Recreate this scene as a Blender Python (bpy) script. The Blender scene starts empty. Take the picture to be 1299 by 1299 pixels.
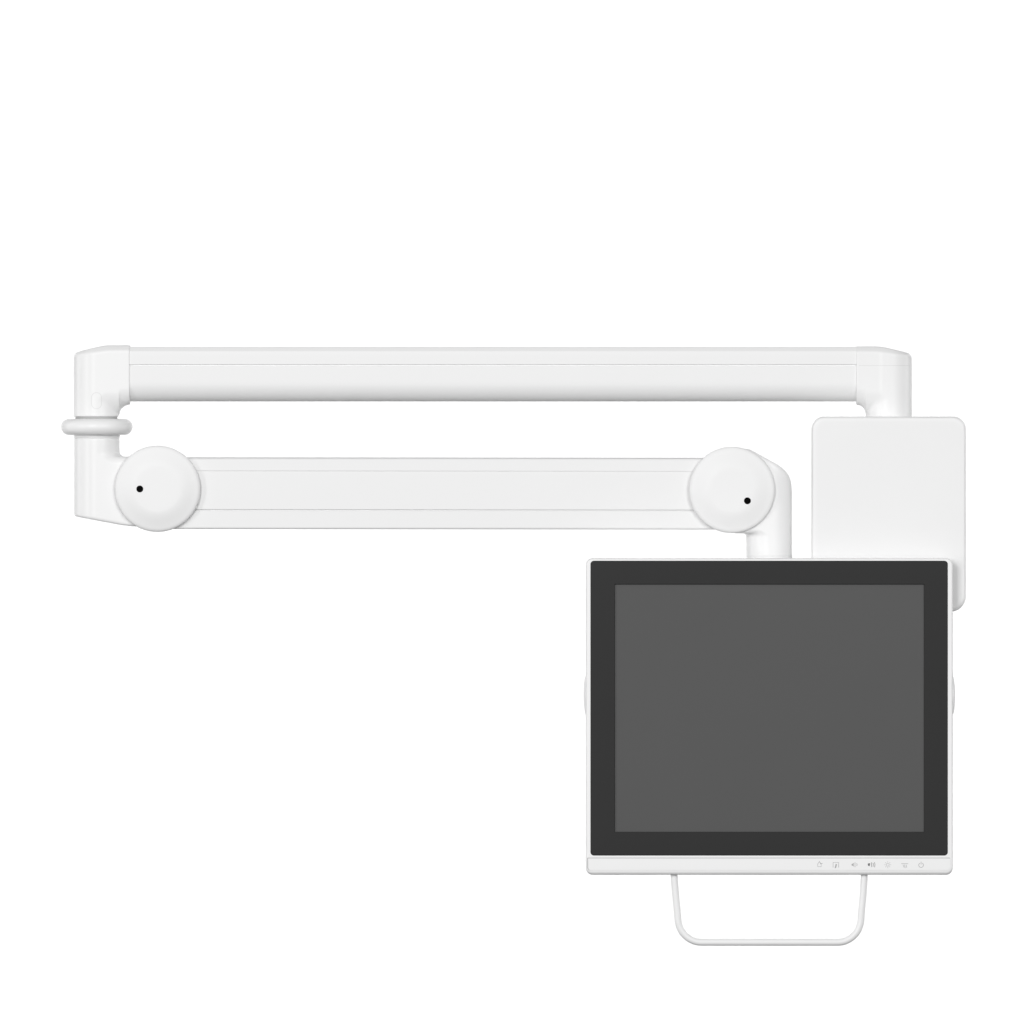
import bpy, math, random
import numpy as np
from mathutils import Vector

# ------------------------------------------------------------------ scene, camera, world, lamps
sc = bpy.context.scene
COL = sc.collection
S = 0.00086            # metres per photograph pixel in the plane of the arm
CX = CZ = 649.5        # optical centre of the 1299 px photograph
D = 20.0               # long lens, twenty metres away

cam_d = bpy.data.cameras.new('camera')
cam_d.sensor_width = 36.0
cam_d.lens = 36.0 * D / (1299 * S)
cam_d.clip_start = 0.1
cam_d.clip_end = 100.0
cam = bpy.data.objects.new('camera', cam_d)
cam.location = (0, -D, 0)
cam.rotation_euler = (math.radians(90), 0, 0)
COL.objects.link(cam)
sc.camera = cam

world = bpy.data.worlds.new('World')
sc.world = world
world.use_nodes = True
bg = world.node_tree.nodes['Background']
bg.inputs['Color'].default_value = (1, 1, 1, 1)
bg.inputs['Strength'].default_value = 0.17


def area(name, loc, target, size, size_y, power):
    d = bpy.data.lights.new(name, 'AREA')
    d.shape = 'RECTANGLE'
    d.size = size
    d.size_y = size_y
    d.energy = power
    o = bpy.data.objects.new(name, d)
    o.location = loc
    o.rotation_euler = (Vector(target) - Vector(loc)).to_track_quat('-Z', 'Y').to_euler()
    COL.objects.link(o)
    return o


area('key_softbox', (-1.9, -7.1, 1.6), (0, 0, 0), 2.0, 3.0, 262)
area('strip_softbox', (-5.4, -4.6, 0.5), (0, 0, 0), 0.9, 3.2, 100)
area('fill_softbox', (3.2, -6.4, 1.7), (0, 0, 0), 2.6, 3.0, 186)
area('top_softbox', (0.3, -3.2, 5.2), (0, 0, 0), 4.0, 2.4, 18)
area('backdrop_lamp', (-2.6, 0.6, 0.0), (-0.9, 3.0, 0), 1.2, 3.0, 58)
area('backdrop_lamp', (2.6, 0.6, 0.0), (0.9, 3.0, 0), 1.2, 3.0, 58)

sc.view_settings.view_transform = 'Standard'
sc.view_settings.look = 'None'
sc.view_settings.gamma = 1.0
sc.view_settings.use_curve_mapping = False
sc.view_settings.exposure = 0.0
sc.cycles.use_denoising = True
sc.cycles.max_bounces = 8
sc.cycles.diffuse_bounces = 5


# ------------------------------------------------------------------ materials
def mat(name, col, rough=0.4, spec=0.5, var=0.0, bump=0.0, bscale=900.0, coat=0.0):
    m = bpy.data.materials.new(name)
    m.use_nodes = True
    nt = m.node_tree
    b = nt.nodes['Principled BSDF']
    if isinstance(col, (int, float)):
        col = (col, col, col)
    b.inputs['Base Color'].default_value = (*col, 1)
    b.inputs['Roughness'].default_value = rough
    b.inputs['Specular IOR Level'].default_value = spec
    b.inputs['Coat Weight'].default_value = coat
    tc = nt.nodes.new('ShaderNodeTexCoord')
    if var:
        n = nt.nodes.new('ShaderNodeTexNoise')
        n.inputs['Scale'].default_value = 14.0
        n.inputs['Detail'].default_value = 3.0
        r = nt.nodes.new('ShaderNodeMapRange')
        r.inputs['To Min'].default_value = 1 - var
        r.inputs['To Max'].default_value = 1 + var
        mx = nt.nodes.new('ShaderNodeVectorMath')
        mx.operation = 'SCALE'
        mx.inputs[0].default_value = col
        nt.links.new(tc.outputs['Object'], n.inputs['Vector'])
        nt.links.new(n.outputs['Fac'], r.inputs['Value'])
        nt.links.new(r.outputs['Result'], mx.inputs['Scale'])
        nt.links.new(mx.outputs[0], b.inputs['Base Color'])
        r2 = nt.nodes.new('ShaderNodeMapRange')
        r2.inputs['To Min'].default_value = rough - 0.05
        r2.inputs['To Max'].default_value = rough + 0.05
        nt.links.new(n.outputs['Fac'], r2.inputs['Value'])
        nt.links.new(r2.outputs['Result'], b.inputs['Roughness'])
    if bump:
        n = nt.nodes.new('ShaderNodeTexNoise')
        n.inputs['Scale'].default_value = bscale
        bp = nt.nodes.new('ShaderNodeBump')
        bp.inputs['Strength'].default_value = bump
        bp.inputs['Distance'].default_value = 0.0002
        nt.links.new(tc.outputs['Object'], n.inputs['Vector'])
        nt.links.new(n.outputs['Fac'], bp.inputs['Height'])
        nt.links.new(bp.outputs['Normal'], b.inputs['Normal'])
    return m


WHITE = mat('white_powder_coat', 0.815, 0.38, 0.42, var=0.006, bump=0.05)
WHITE2 = mat('white_moulded_plastic', 0.815, 0.36, 0.42, var=0.006, bump=0.04)
ALU = mat('white_anodised_profile', 0.81, 0.5, 0.25, var=0.006, bump=0.03)
HOUS = mat('monitor_white_plastic', 0.835, 0.48, 0.28, var=0.006, bump=0.04)
DISC = mat('white_disc_plastic', 0.82, 0.5, 0.3, var=0.006, bump=0.03)
GAPSHADE = mat('gap_shade_grey', 0.42, 0.7, 0.2)  # grey that stands in for shade inside narrow gaps
BLACKP = mat('black_plug', 0.0015, 0.8, 0.05)
BEZ = mat('dark_bezel_glass', 0.0185, 0.5, 0.2, var=0.02)
SCR = mat('switched_off_display', 0.074, 0.55, 0.3, var=0.012)
ICON = mat('grey_icon_ink', 0.40, 0.6, 0.2)
ICOND = mat('dark_icon_ink', 0.16, 0.6, 0.2)
WALLM = mat('white_backdrop', 0.90, 0.9, 0.0)


# ------------------------------------------------------------------ helpers
def W(p, k=1.0):
    """photograph pixel x, depth in pixels, photograph pixel y -> world metres at scale k"""
    return ((p[0] - CX) * S * k, p[1] * S, (CZ - p[2]) * S * k)


def kdepth(y):
    return (D + y * S) / D


def smooth_by_angle(me, ang=35.0):
    me.shade_smooth()
    if ang < 180:
        me.set_sharp_from_angle(angle=math.radians(ang))


def link_mesh(name, verts, faces, m, parent=None, loc=None, smooth=35.0, lab=None):
    """verts are world coordinates; the object gets loc (or its middle) as origin"""
    v = np.asarray(verts, dtype=float)
    base = np.array(parent.matrix_world_loc if False else wloc(parent)) if parent else np.zeros(3)
    if loc is None:
        loc = (v.min(0) + v.max(0)) / 2
    loc = np.asarray(loc, dtype=float)
    me = bpy.data.meshes.new(name)
    me.from_pydata([tuple(q) for q in (v - loc)], [], faces)
    me.validate()
    me.update()
    import bmesh
    bm = bmesh.new()
    bm.from_mesh(me)
    bmesh.ops.recalc_face_normals(bm, faces=bm.faces)
    bm.to_mesh(me)
    bm.free()
    smooth_by_angle(me, smooth)
    me.materials.append(m)
    o = bpy.data.objects.new(name, me)
    COL.objects.link(o)
    o.location = tuple(loc - base)
    if smooth < 180:
        wn = o.modifiers.new('weighted_normal', 'WEIGHTED_NORMAL')
        wn.keep_sharp = True
        wn.weight = 100
    if parent:
        o.parent = parent
    if lab:
        o['label'] = lab
    return o


def wloc(o):
    v = np.zeros(3)
    while o is not None:
        v = v + np.array(o.location)
        o = o.parent
    return v


def thing(name, loc, label, cat):
    o = bpy.data.objects.new(name, None)
    o.empty_display_size = 0.05
    o.location = loc
    COL.objects.link(o)
    o['label'] = label
    o['category'] = cat
    return o


def rr(x0, x1, y0, y1, r, n=8):
    """rounded rectangle outline in photograph pixels (y down), r one radius or (tl,tr,br,bl)"""
    if not isinstance(r, (tuple, list)):
        r = (r, r, r, r)
    pts = []
    for (cx, cy, rad, a0) in ((x0, y0, r[0], 180), (x1, y0, r[1], 270), (x1, y1, r[2], 0), (x0, y1, r[3], 90)):
        sx = 1 if cx == x0 else -1
        sy = 1 if cy == y0 else -1
        ox, oy = cx + sx * rad, cy + sy * rad
        for i in range(n + 1):
            a = math.radians(a0 + 90 * i / n)
            pts.append((ox + rad * math.cos(a), oy + rad * math.sin(a)))
    return pts


def loft(name, loops, m, parent, k=1.0, cap0=True, cap1=True, smooth=35.0, loc=None, lab=None):
    """loops: list of (outline [(px,py)...], depth or list of depths)"""
    n = len(loops[0][0])
    verts, faces = [], []
    for pts, y in loops:
        for (a, b) in pts:
            verts.append(W((a, y, b), k))
    for i in range(len(loops) - 1):
        for j in range(n):
            a, b = i * n + j, i * n + (j + 1) % n
            faces.append((a, b, b + n, a + n))
    if cap0:
        faces.append(tuple(range(n))[::-1])
    if cap1:
        faces.append(tuple(range((len(loops) - 1) * n, len(loops) * n)))
    return link_mesh(name, verts, faces, m, parent, loc, smooth, lab)


def lathe(name, c, prof, axis, m, parent, k=1.0, n=96, smooth=35.0, lab=None):
    """prof: list of (radius, offset along axis) in pixels; axis 'y' (depth), 'z' (up, offset = photo y) or 'x'"""
    verts, faces = [], []
    for (r, h) in prof:
        for j in range(n):
            a = 2 * math.pi * j / n
            u, v = r * math.cos(a), r * math.sin(a)
            if axis == 'y':
                p = (c[0] + u, c[1] + h, c[2] + v)
            elif axis == 'z':
                p = (c[0] + u, c[1] + v, c[2] + h)
            else:
                p = (c[0] + h, c[1] + u, c[2] + v)
            verts.append(W(p, k))
    for i in range(len(prof) - 1):
        for j in range(n):
            a, b = i * n + j, i * n + (j + 1) % n
            faces.append((a, b, b + n, a + n))
    faces.append(tuple(range(n))[::-1])
    faces.append(tuple(range((len(prof) - 1) * n, len(prof) * n)))
    return link_mesh(name, verts, faces, m, parent, None, smooth, lab)


def arc(cx, cy, r, a0, a1, n=8):
    return [(cx + r * math.cos(math.radians(a0 + (a1 - a0) * i / n)),
             cy + r * math.sin(math.radians(a0 + (a1 - a0) * i / n))) for i in range(n + 1)]


# ---- signed distance modelling with a small surface-nets mesher (photo pixel units; z here = -photo y)
def length(*a):
    return np.sqrt(sum(q * q for q in a))


def smin(a, b, k):
    h = np.maximum(k - np.abs(a - b), 0) / k
    return np.minimum(a, b) - h * h * k * 0.25


def smax(a, b, k):
    return -smin(-a, -b, k)


def sd_rbox2(u, v, hu, hv, r):
    """2-D rounded box, r = radius array or scalar"""
    qu, qv = np.abs(u) - hu + r, np.abs(v) - hv + r
    return np.minimum(np.maximum(qu, qv), 0) + length(np.maximum(qu, 0), np.maximum(qv, 0)) - r


def mesh_sdf(f, lo, hi, h):
    xs = [np.arange(lo[i] - 2 * h, hi[i] + 3 * h, h) for i in range(3)]
    X, Y, Z = np.meshgrid(*xs, indexing='ij')
    V = f(X, Y, Z)
    sgn = V < 0
    nx, ny, nz = V.shape
    c = np.zeros((nx - 1, ny - 1, nz - 1), int)
    offs = [(i, j, k) for i in (0, 1) for j in (0, 1) for k in (0, 1)]
    for (i, j, k) in offs:
        c += sgn[i:nx - 1 + i, j:ny - 1 + j, k:nz - 1 + k]
    act = (c > 0) & (c < 8)
    idx = -np.ones(act.shape, int)
    ii = np.argwhere(act)
    idx[act] = np.arange(len(ii))
    acc = np.zeros((len(ii), 3))
    cnt = np.zeros(len(ii))
    for a in offs:
        for ax in range(3):
            if a[ax]:
                continue
            b = list(a)
            b[ax] = 1
            va = V[ii[:, 0] + a[0], ii[:, 1] + a[1], ii[:, 2] + a[2]]
            vb = V[ii[:, 0] + b[0], ii[:, 1] + b[1], ii[:, 2] + b[2]]
            cr = (va < 0) != (vb < 0)
            t = np.where(cr, va / np.where(cr, va - vb, 1), 0)
            p = np.tile(np.array(a, float), (len(ii), 1))
            p[:, ax] = t
            acc += p * cr[:, None]
            cnt += cr
    P = (ii + acc / cnt[:, None]) * h + np.array([x[0] for x in xs])
    e = 0.05
    for _ in range(4):   # pull every vertex onto the exact surface
        d = f(P[:, 0], P[:, 1], P[:, 2])
        g = np.stack([(f(P[:, 0] + e * (q == 0), P[:, 1] + e * (q == 1), P[:, 2] + e * (q == 2)) -
                       f(P[:, 0] - e * (q == 0), P[:, 1] - e * (q == 1), P[:, 2] - e * (q == 2))) / (2 * e) for q in range(3)], 1)
        gl = np.maximum((g * g).sum(1), 0.25)
        st = np.clip(d / gl, -0.5 * h, 0.5 * h)
        P -= g * st[:, None]
    faces = []
    for ax in range(3):
        sl0 = [slice(None)] * 3
        sl1 = [slice(None)] * 3
        sl0[ax] = slice(0, -1)
        sl1[ax] = slice(1, None)
        cr = sgn[tuple(sl0)] != sgn[tuple(sl1)]
        E = np.argwhere(cr)
        o1, o2 = [q for q in range(3) if q != ax]
        ok = (E[:, o1] > 0) & (E[:, o2] > 0)
        E = E[ok]
        d1 = np.zeros(3, int)
        d1[o1] = 1
        d2 = np.zeros(3, int)
        d2[o2] = 1
        q = [idx[tuple((E - s).T)] for s in (d1 * 0, d1, d1 + d2, d2)]
        F = np.stack(q, 1)
        flip = sgn[tuple(E.T)]
        if ax == 1:
            flip = ~flip
        F[~flip] = F[~flip][:, ::-1]
        faces.append(F)
    F = np.concatenate(faces)
    return P, F


def sdf_part(name, f, lo, hi, m, parent, h=1.0, k=1.0):
    P, F = mesh_sdf(f, lo, hi, h)
    wv = np.stack([(P[:, 0] - CX) * S * k, P[:, 1] * S, (CZ + P[:, 2]) * S * k], 1)
    return link_mesh(name, wv, F.tolist(), m, parent, None, 180)


def half(nx, nz, px, py):
    """half space in the picture plane through pixel (px,py) with outward normal (nx, up nz)"""
    l = math.hypot(nx, nz)
    return lambda X, Z: ((X - px) * nx + (Z + py) * nz) / l


# ------------------------------------------------------------------ the setting
bd = [(x, y, z) for y in (3.0, 3.04) for (x, z) in ((-3.2, -2.1), (3.2, -2.1), (3.2, 2.4), (-3.2, 2.4))]
bo = link_mesh('backdrop', bd, [(0, 1, 2, 3), (7, 6, 5, 4), (0, 4, 5, 1), (1, 5, 6, 2), (2, 6, 7, 3), (3, 7, 4, 0)], WALLM, None, (0, 3, -2.1), 30)
bo['kind'] = 'structure'

# ------------------------------------------------------------------ the folding support arm
arm = thing('support_arm', W((1127, 0, 535)),
            'white folding two-section support arm with two round pivot discs, above the monitor', 'support arm')
R = 28.6


# upper beam: extruded profile (depth, photo y)
def extrude_x(name, prof, x0, x1, m, parent, rot=0.0):
    n = len(prof)
    verts = []
    for x in (x0, x1):
        dz = (x - x0) * rot
        for (y, z) in prof:
            verts.append(W((x, y, z + dz)))
    faces = [(j, (j + 1) % n, (j + 1) % n + n, j + n) for j in range(n)]
    faces.append(tuple(range(n))[::-1])
    faces.append(tuple(range(n, 2 * n)))
    return link_mesh(name, verts, faces, m, parent, None, 30)


def sym(front):
    """mirror a front half-profile (top to bottom, y negative) to a closed one"""
    return front + [(-a, b) for (a, b) in front[::-1]]


up = [(-12, 440.3), (-21.8, 440.3), (-22.6, 440.7), (-26.9, 445.4), (-27.5, 446.4)]
up += [(-27.7, 452), (-27.8, 462.4), (-25.2, 462.6), (-25.2, 464.5), (-27.2, 464.7)]   # groove
up += [(-27.2, 484)]
up += [(-27.2 + 24 * (1 - math.cos(math.radians(a))), 485 + 24.3 * math.sin(math.radians(a))) for a in range(8, 91, 6)] + [(-3, 509.3)]
extrude_x('extension_beam', sym(up), 160, 1090, ALU, arm)

lw = [(-10, 580.0), (-19.5, 580.0), (-25.6, 581.7), (-26.9, 583.4)]
lw += [(-27.1, 596.9), (-26.35, 597.6), (-26.35, 645.9), (-23.0, 645.9), (-23.0, 647.7), (-26.6, 647.9), (-26.6, 667.6)]
lw += arc(-24.0, 668.3, 2.6, 180, 92, 5) + [(-10, 671.0)]
extrude_x('spring_beam', sym(lw), 200, 930, ALU, arm, 0.0011)


# upper left elbow
def chamfer(u, top, c):
    """intersection with a half space, its edge broken by a 45 degree chamfer"""
    return smax(smax(u, top, 1.0), (u + top) * 0.7071 + c, 1.6)


def sleeve(Y, Z, x_in, hw, r):
    """horizontal sleeve whose underside sweeps down into the column; x_in = distance from its open end"""
    q = np.clip(x_in, 0, r - 0.15)
    zb = 513.4 + r - np.sqrt(r * r - q * q)
    return sd_rbox2(Y, Z + (392 + zb) / 2, hw, (zb - 392) / 2, np.where(Z + 453 < 0, np.minimum(zb - 492.4, 28.3), 4.0))


def f_ul(X, Y, Z):
    cyl = length(X - 122, Y) - R
    body = sleeve(Y, Z, 165 - X, R, 13.6)
    plan = length(np.minimum(X - 122, 0), Y) - R
    body = np.maximum(body, plan)
    u = np.maximum(smin(cyl, body, 3.0), plan)
    top = smax(Z + 438.2, half(-8.5, 36, 133, 438.2)(X, Z), 2)
    u = chamfer(u, top, np.interp(X, [96, 128], [2.6, 4.8]))
    u = smax(u, X - 165, 1.0)
    return smax(u, -528.6 - Z, 1.5)


eul = sdf_part('elbow_housing', f_ul, (92, -31, -531), (167, 31, -437), WHITE, arm)


def f_ur(X, Y, Z):
    cyl = length(X - 1127.4, Y) - 29.4
    body = sleeve(Y, Z, X - 1086, 29.0, 12.4)
    plan = length(np.maximum(X - 1127.4, 0), Y) - 29.4
    body = np.maximum(body, plan)
    u = np.maximum(smin(cyl, body, 3.0), plan)
    top = smax(Z + 439.6, half(10, 43, 1117, 439.6)(X, Z), 2)
    u = chamfer(u, top, np.interp(X, [1122, 1154], [4.8, 2.6]))
    u = smax(u, 1086 - X, 1.0)
    return np.maximum(u, -540 - Z)


eur = sdf_part('elbow_housing', f_ur, (1084, -31, -541), (1158, 31, -438), WHITE, arm)


def surface_strip(name, f, pts, y_start, width, m, parent, lift=0.05, closed=False):
    """a thin raised line that follows the surface of f; pts are photo pixels"""
    def surf(px, py):
        lo_, hi_ = -60.0, 0.0
        a = np.array([px], float)
        z = np.array([-py], float)
        for _ in range(40):
            mid = (lo_ + hi_) / 2
            if f(a, np.array([mid]), z)[0] > 0:
                lo_ = mid
            else:
                hi_ = mid
        return hi_
    n = len(pts)
    verts, faces = [], []
    for i, (x, y) in enumerate(pts):
        if closed:
            a, b = pts[(i - 1) % n], pts[(i + 1) % n]
        else:
            a, b = pts[max(i - 1, 0)], pts[min(i + 1, n - 1)]
        dx, dy = b[0] - a[0], b[1] - a[1]
        l = math.hypot(dx, dy) or 1
        nx, ny = -dy / l * width / 2, dx / l * width / 2
        for s in (-1, 1):
            qx, qy = x + nx * s, y + ny * s
            d = surf(qx, qy)
            verts.append(W((qx, d - lift, qy)))
            verts.append(W((qx, d + 0.6, qy)))
    m_ = n if closed else n - 1
    for i in range(m_):
        a, b = 4 * i, 4 * ((i + 1) % n)
        faces += [(a, b, b + 2, a + 2), (a, a + 1, b + 1, b), (a + 2, b + 2, b + 3, a + 3)]
    return link_mesh(name, verts, faces, m, parent, None, 60)


LINE = mat('parting_line_grey', 0.72, 0.6, 0.3)
surface_strip('parting_line', f_ur, [(x, 463.9) for x in np.arange(1089, 1155.5, 1.5)], 0, 0.7, LINE, eur)
ov = rr(116.8, 129.4, 498.2, 518.6, 6.2, 8)
surface_strip('release_button', f_ul, ov, 0, 0.8, LINE, eul, closed=True)

# pivot ring and collar between the two sections
rp = [(20, -9.8), (30.0, -9.9)]
rp += [(35.0 + 10.4 * math.cos(math.radians(a)), 0.3 + 10.2 * math.sin(math.radians(a))) for a in range(-90, 91, 9)]
rp += [(20, 10.5)]
lathe('pivot_ring', (122.8, 0, 541.3), rp, 'z', WHITE, arm, smooth=50)
lathe('gap_shade_neck', (122.3, 0, 530), [(20, -3), (26.6, -3), (26.6, 3), (20, 3)], 'z', GAPSHADE, arm, smooth=50)  # inner neck, coloured grey to deepen the shade in the gap
lathe('pivot_collar', (122.8, 0, 553.6), [(20, -3.5), (28.4, -3.5), (29.2, -3.0), (29.2, 1.6), (28.4, 2.2), (27.6, 3.2), (20, 3.2)], 'z', WHITE2, arm, smooth=50)


# lower left knuckle
def f_ll(X, Y, Z):
    cyl = length(X - 122.8, Y) - 28.8
    body = sd_rbox2(Y, Z + 640, 28.8, 60.8, np.where(Z + 640 > 0, 10.0, 3.0))   # top at 579.2
    plan = length(np.minimum(X - 122.8, 0), Y) - 28.8
    body = np.maximum(np.maximum(body, plan), X - 212)
    u = np.maximum(smin(cyl, body, 8.0), plan)
    u = smax(u, half(-15, -80, 135, 662.4)(X, Z), 4.0)
    u = smax(u, -668.5 - Z, 4.0)
    hub = smax(length(X - 200.4, Z + 620.1) - 50, np.abs(Y) - 28.8, 0.5)
    u = np.minimum(u, hub)
    return smax(u, Z + 556.3, 1.6)


kll = sdf_part('knuckle_housing', f_ll, (92, -31, -672), (252, 31, -555), WHITE, arm)


def f_lr(X, Y, Z):
    cyl = length(X - 976, Y) - 29.2
    body = sd_rbox2(Y, Z + 622, 29.2, 54.6, 6.0)
    plan = length(np.maximum(X - 976, 0), Y) - 29.2
    body = np.maximum(np.maximum(body, plan), 932 - X)
    u = np.maximum(smin(cyl, body, 5.0), plan)
    shoulder = smax(half(18.3, 33, 957, 573.4)(X, Z), X - 1006.5, 22.0)
    u = smax(u, shoulder, 5.0)
    u = smax(u, Z + 568.0, 4.0)
    hub = smax(length(X - 928.2, Z + 621.5) - 50, np.abs(Y) - 28.8, 0.5)
    u = np.minimum(u, hub)
    return np.maximum(u, -706 - Z)


klr = sdf_part('knuckle_housing', f_lr, (876, -31, -707), (1007, 31, -566), WHITE, arm)

# drop post and tilt bracket hidden behind the monitor
lathe('drop_post', (976, 0, 800), [(20, -96), (29.0, -96), (29.0, 108), (26, 112), (10, 112)], 'z', WHITE, arm, smooth=50)
loft('tilt_bracket', [(rr(946, 1006, 846, 906, 8), -14), (rr(946, 1006, 846, 906, 8), -46), (rr(916, 1036, 816, 936, 6), -48), (rr(916, 1036, 816, 936, 6), -62.8)],
     WHITE, arm, 0.995)


# round pivot discs
def disc(cx, cy, hx, hy, inner, twist):
    pr = [(40, 0.5), (53.2, 0.5), (54.3, -0.6), (54.6, -2.0), (54.5, -3.4), (54.0, -4.6), (53.0, -5.7), (51.4, -6.8)]
    for i in range(1, 11):
        t = i / 10
        r = 51.4 + (inner - 51.4) * t
        pr.append((r, -6.8 - 6.4 * math.sin(t * math.pi / 2) * (0.55 + 0.45 * t)))
    pr += [(inner - 2, -13.35), (inner - 8, -13.4), (4, -13.4)]
    d = lathe('pivot_disc', (cx, -28.9, cy), pr, 'y', DISC, arm, n=144, smooth=60)
    # dark plug: ring lip and a slightly sunk centre
    lathe('screw_plug', (hx, -28.9 - 13.4, hy), [(4.35, 0.4), (4.35, -0.25), (4.1, -0.45), (3.5, -0.45), (3.1, -0.1), (0.3, -0.05)], 'y', BLACKP, d, n=40)
    return d


disc(200.3, 620.1, 178.2, 620.3, 30.0, 0)
disc(928.2, 621.5, 947.6, 635.3, 29.0, 0)

# ------------------------------------------------------------------ the wall box
kb = kdepth(-60)
box = thing('wall_box', W((1127.5, 0, 776), kb),
            'plain white upright box with rounded corners, partly hidden behind the monitor', 'wall box')


def bl(i, y, ib=None):
    b = i if ib is None else ib
    return (rr(1029.6 + i, 1225.4 - i, 528.4 + i, 776.2 - b, (16 - i * 0.6, 16 - i * 0.6, 20 - i * 0.6, 20 - i * 0.6), 12), y)


lo_ = [bl(3.5, 44), bl(1.6, 42), bl(1.2, 38), bl(0.8, 8)]
lo_ += [bl(0, -52)]
for a in (15, 30, 45, 60, 75, 90):
    s_, c_ = math.sin(math.radians(a)), math.cos(math.radians(a))
    lo_.append(bl(3.2 * (1 - c_), -53 - 6 * s_, 4.6 * (1 - c_)))
lo_.append((rr(1037, 1218, 536, 768, 12, 12), -59.3))
loft('box_cover', lo_, WHITE2, box, kb, smooth=50)
loft('back_plate', [(rr(1040, 1215, 540, 765, 12), 52), (rr(1040, 1215, 540, 765, 12), 42)], WHITE, box, kb)

# ------------------------------------------------------------------ the monitor
YF = -90.0
km = kdepth(YF)
mon = thing('medical_monitor', W((976, YF + 22, 1110), km),
            'white framed flat monitor with dark grey screen and loop handle below', 'monitor')


def ml(il, it, ib, y, r=8.5):
    return (rr(743.2 + il, 1208.8 - il, 708.2 + it, 1109.8 - ib, r, 10), y)


lp = [ml(26, 26, 26, YF + 27, 6), ml(22, 22, 22, YF + 26.6, 6), ml(5, 5, 5, YF + 24), ml(1, 1, 1, YF + 22), ml(0, 0, 0, YF + 19), ml(0, 0, 0, YF + 7)]
for a in (15, 30, 45, 60, 75, 90):
    s_, c_ = math.sin(math.radians(a)), math.cos(math.radians(a))
    lp.append(ml(2.0 * (1 - c_), 2.3 * (1 - c_), 5.0 * (1 - c_), YF + 5.5 - 5.5 * s_, 8.5 - 2.0 * (1 - c_)))
ap = (749.0, 1202.4, 711.3, 1085.4)
lp.append((rr(*ap, 4.6, 10), YF))
lp.append((rr(*ap, 4.6, 10), YF + 2.4))
lp.append((rr(760, 1190, 722, 1074, 4.6, 10), YF + 2.5))
lp.append((rr(760, 1190, 722, 1074, 4.6, 10), YF + 9))
hs = loft('housing', lp, HOUS, mon, km, smooth=32)


def ringl(i, y, r=4.2):
    return (rr(ap[0] + 0.15 + i, ap[1] - 0.15 - i, ap[2] + 0.15 + i, ap[3] - 0.15 - i, r, 10), y)


sx0, sx1, sy0, sy1 = 779.8, 1172.3, 741.2, 1055.2
loft('bezel', [ringl(0, YF + 2.3), ringl(0, YF + 0.5), ringl(0.35, YF - 0.1), ringl(1.0, YF - 0.35),
               (rr(sx0 - 0.4, sx1 + 0.4, sy0 - 0.4, sy1 + 0.4, 0.8, 10), YF - 0.35),
               (rr(sx0, sx1, sy0, sy1, 0.8, 10), YF + 0.05),
               (rr(sx0, sx1, sy0, sy1, 0.8, 10), YF + 3.0)], BEZ, mon, km, cap0=False, cap1=False)
loft('screen', [(rr(sx0 - 4, sx1 + 4, sy0 - 4, sy1 + 4, 1, 3), YF + 6.0), (rr(sx0 - 4, sx1 + 4, sy0 - 4, sy1 + 4, 1, 3), YF + 2.2)], SCR, mon, km)

# control strip, with a grey strip painting the shade of its gap
loft('gap_shade_strip', [(rr(745.0, 1205.4, 1088.0, 1104, (0.5, 1, 5, 4), 6), YF + 1), (rr(745.0, 1205.4, 1088.0, 1104, (0.5, 1, 5, 4), 6), YF - 0.12)], GAPSHADE, mon, km)
cs = loft('control_strip', [(rr(746.0, 1205.6, 1088.9, 1104.3, (0.5, 1, 5, 4), 6), YF + 1), (rr(746.0, 1205.6, 1088.9, 1104.3, (0.5, 1, 5, 4), 6), YF - 0.45),
                            (rr(746.4, 1205.2, 1089.3, 1103.9, (0.5, 1, 4.6, 3.6), 6), YF - 0.7)], HOUS, mon, km)


def icon(name, strokes, fills, m, w=0.75, ang=None):
    """printed symbol: thin raised strokes and filled polygons, photo pixels"""
    verts, faces = [], []
    y1, y0 = YF - 0.82, YF - 0.6
    for pts in strokes:
        closed = len(pts) > 2 and pts[0] == pts[-1]
        q = pts[:-1] if closed else pts
        n = len(q)
        b0 = len(verts)
        for i, (x, y) in enumerate(q):
            a, b = (q[i - 1], q[(i + 1) % n]) if closed else (q[max(i - 1, 0)], q[min(i + 1, n - 1)])
            dx, dy = b[0] - a[0], b[1] - a[1]
            l = math.hypot(dx, dy) or 1
            nx, ny = -dy / l * w / 2, dx / l * w / 2
            for s in (-1, 1):
                verts.append(W((x + nx * s, y1, y + ny * s), km))
                verts.append(W((x + nx * s, y0, y + ny * s), km))
        for i in range(n if closed else n - 1):
            a, b = b0 + 4 * i, b0 + 4 * ((i + 1) % n)
            faces += [(a, b, b + 2, a + 2), (a, a + 1, b + 1, b), (a + 2, b + 2, b + 3, a + 3)]
    for pts in fills:
        b0 = len(verts)
        n = len(pts)
        for (x, y) in pts:
            verts.append(W((x, y1, y), km))
        for (x, y) in pts:
            verts.append(W((x, y0, y), km))
        faces.append(tuple(range(b0, b0 + n)))
        faces += [(b0 + i, b0 + n + i, b0 + n + (i + 1) % n, b0 + (i + 1) % n) for i in range(n)]
    return link_mesh(name, verts, faces, m, cs, None, 20)


# bell
icon('bell_symbol', [[(1037.2, 1099.4), (1037.4, 1096), (1038.2, 1094.3), (1039.4, 1093.6), (1040.6, 1094.3), (1041.6, 1096), (1041.8, 1099.4), (1037.2, 1099.4)],
                     [(1039.4, 1093.4), (1039.4, 1092.2)], [(1040.4, 1095.4), (1043.6, 1095.4)]], [], ICON, 0.6)
# reading light in a square
icon('lamp_symbol', [[(1056.8, 1100.4), (1056.8, 1094.0), (1063.8, 1094.0), (1063.8, 1100.4)]],
     [[(1060.2, 1095.6), (1061.8, 1096.6), (1060.4, 1101.2), (1058.8, 1101.2)]], ICON, 0.65)
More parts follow.
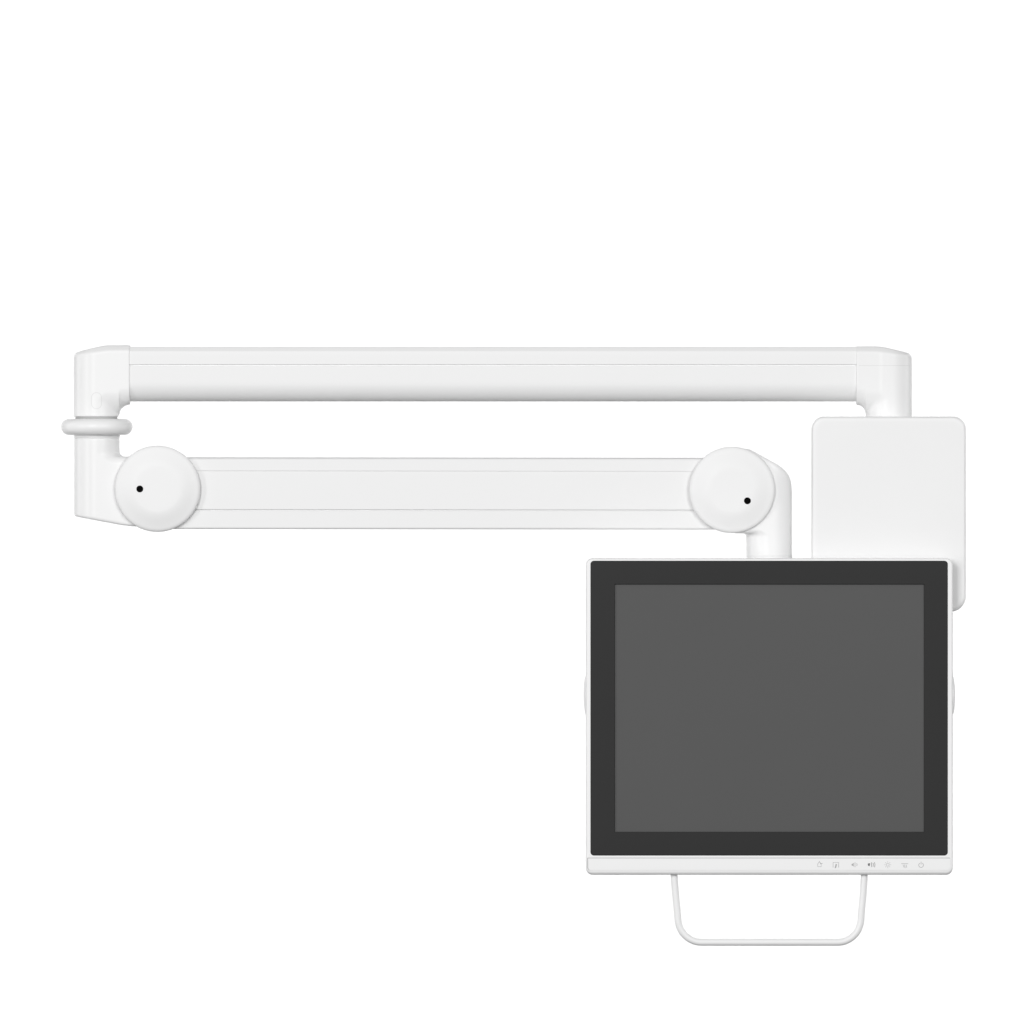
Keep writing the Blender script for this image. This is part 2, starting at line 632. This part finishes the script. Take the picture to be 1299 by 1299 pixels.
# quiet and loud speaker
icon('volume_symbol', [[(1084.6, 1093.9), (1084.6, 1100.0)], [(1086.8, 1095.2), (1087.2, 1096.9), (1086.8, 1098.6)]], [[(1080.3, 1095.8), (1081.6, 1095.8), (1082.9, 1094.3), (1082.9, 1099.5), (1081.6, 1098.0), (1080.3, 1098.0)]], ICON, 0.7)
icon('volume_symbol', [[(1105.5, 1093.9), (1105.5, 1099.8)], [(1107.5, 1094.6), (1107.8, 1096.8), (1107.5, 1099.4)], [(1109.4, 1093.8), (1109.9, 1096.8), (1109.4, 1100.2)]],
     [[(1100.9, 1095.4), (1104.0, 1095.0), (1103.0, 1098.8), (1102.2, 1098.8), (1100.9, 1097.6)]], ICOND, 0.6)
# brightness
icon('brightness_symbol', [[(1126.2 + 1.9 * math.cos(a * math.pi / 4), 1097 + 1.9 * math.sin(a * math.pi / 4)) for a in range(9)]] +
     [[(1126.2 + 2.9 * math.cos(a * math.pi / 4), 1097 + 2.9 * math.sin(a * math.pi / 4)), (1126.2 + 4.3 * math.cos(a * math.pi / 4), 1097 + 4.3 * math.sin(a * math.pi / 4))] for a in range(8)], [], ICON, 0.5)
# overhead light
icon('ceiling_light_symbol', [[(1143.2, 1095.6), (1152.0, 1095.6)], [(1145.4, 1096.8), (1147.0, 1100.6)], [(1147.4, 1096.8), (1148.4, 1101.0)], [(1149.4, 1096.8), (1150.2, 1100.6)]], [], ICON, 0.6)
# power
icon('power_symbol', [arc(1168.4, 1097.4, 3.0, -60, 240, 12), [(1168.4, 1093.0), (1168.4, 1096.6)]], [], ICON, 0.7)

# tilt knobs on both sides
for cx, s in ((743.5, -1), (1208.5, 1)):
    pr = [(24.0, -2 * s)] + [(24.5 * math.cos(math.radians(a)), 3.1 * math.sin(math.radians(a)) * s) for a in range(0, 86, 9)]
    lathe('side_knob', (cx, YF + 27, 882), pr, 'x', HOUS, mon, kdepth(YF + 25), n=64, smooth=60)

# tubular handle under the monitor
hp = [(855.0, 1103), (855.1, 1110), (857.2, 1136), (859.9, 1163)]
hp += [(860.0 + (1 - math.cos(math.radians(a))) * 30, 1165 + 30.4 * math.sin(math.radians(a))) for a in range(6, 91, 7)]
hp += [(900, 1195.4), (976, 1195.4), (1050, 1195.4)]
hp += [(1063 + 29.2 * math.sin(math.radians(a)), 1165 + 30.4 * math.cos(math.radians(a))) for a in range(0, 91, 7)]
hp += [(1092.6, 1160), (1095.2, 1132), (1096.4, 1110), (1096.4, 1103)]


def resample(pts, step):
    out = []
    P = [np.array(p, float) for p in pts]
    n = len(P)
    for i in range(n - 1):
        p0, p1, p2, p3 = P[max(i - 1, 0)], P[i], P[i + 1], P[min(i + 2, n - 1)]
        t_ = max(1, int(np.linalg.norm(p2 - p1) / step))
        for j in range(t_):
            t = j / t_
            a = np.linalg.norm(p1 - p0) ** .5 or 1e-3
            b = np.linalg.norm(p2 - p1) ** .5 or 1e-3
            c = np.linalg.norm(p3 - p2) ** .5 or 1e-3
            m1 = (p2 - p1) + b * b * 0 - 0
            m1 = b * b * ((p1 - p0) / (a * a) - (p2 - p0) / ((a + b) * 1.0) / ((a + b) / 1.0) * 0) if False else (p2 - p0) * (b * b / (a * a + b * b))
            m2 = (p3 - p1) * (b * b / (b * b + c * c))
            h00, h10, h01, h11 = 2*t**3-3*t**2+1, t**3-2*t**2+t, -2*t**3+3*t**2, t**3-t**2
            out.append(h00 * p1 + h10 * m1 + h01 * p2 + h11 * m2)
    out.append(P[-1])
    return out


hp = resample(hp, 3.0)
verts, faces = [], []
NS = 20
for i, p in enumerate(hp):
    a, b = hp[max(i - 1, 0)], hp[min(i + 1, len(hp) - 1)]
    t = (b - a) / np.linalg.norm(b - a)
    nrm = np.array([-t[1], t[0]])
    for j in range(NS):
        u = 2 * math.pi * j / NS
        q = p + nrm * 4.3 * math.cos(u)
        verts.append(W((q[0], YF + 14 + 4.3 * math.sin(u), q[1]), kdepth(YF + 14)))
for i in range(len(hp) - 1):
    for j in range(NS):
        a, b = i * NS + j, i * NS + (j + 1) % NS
        faces.append((a, b, b + NS, a + NS))
faces.append(tuple(range(NS)))
faces.append(tuple(range((len(hp) - 1) * NS, len(hp) * NS))[::-1])
link_mesh('handle', verts, faces, WHITE, mon, None, 60)
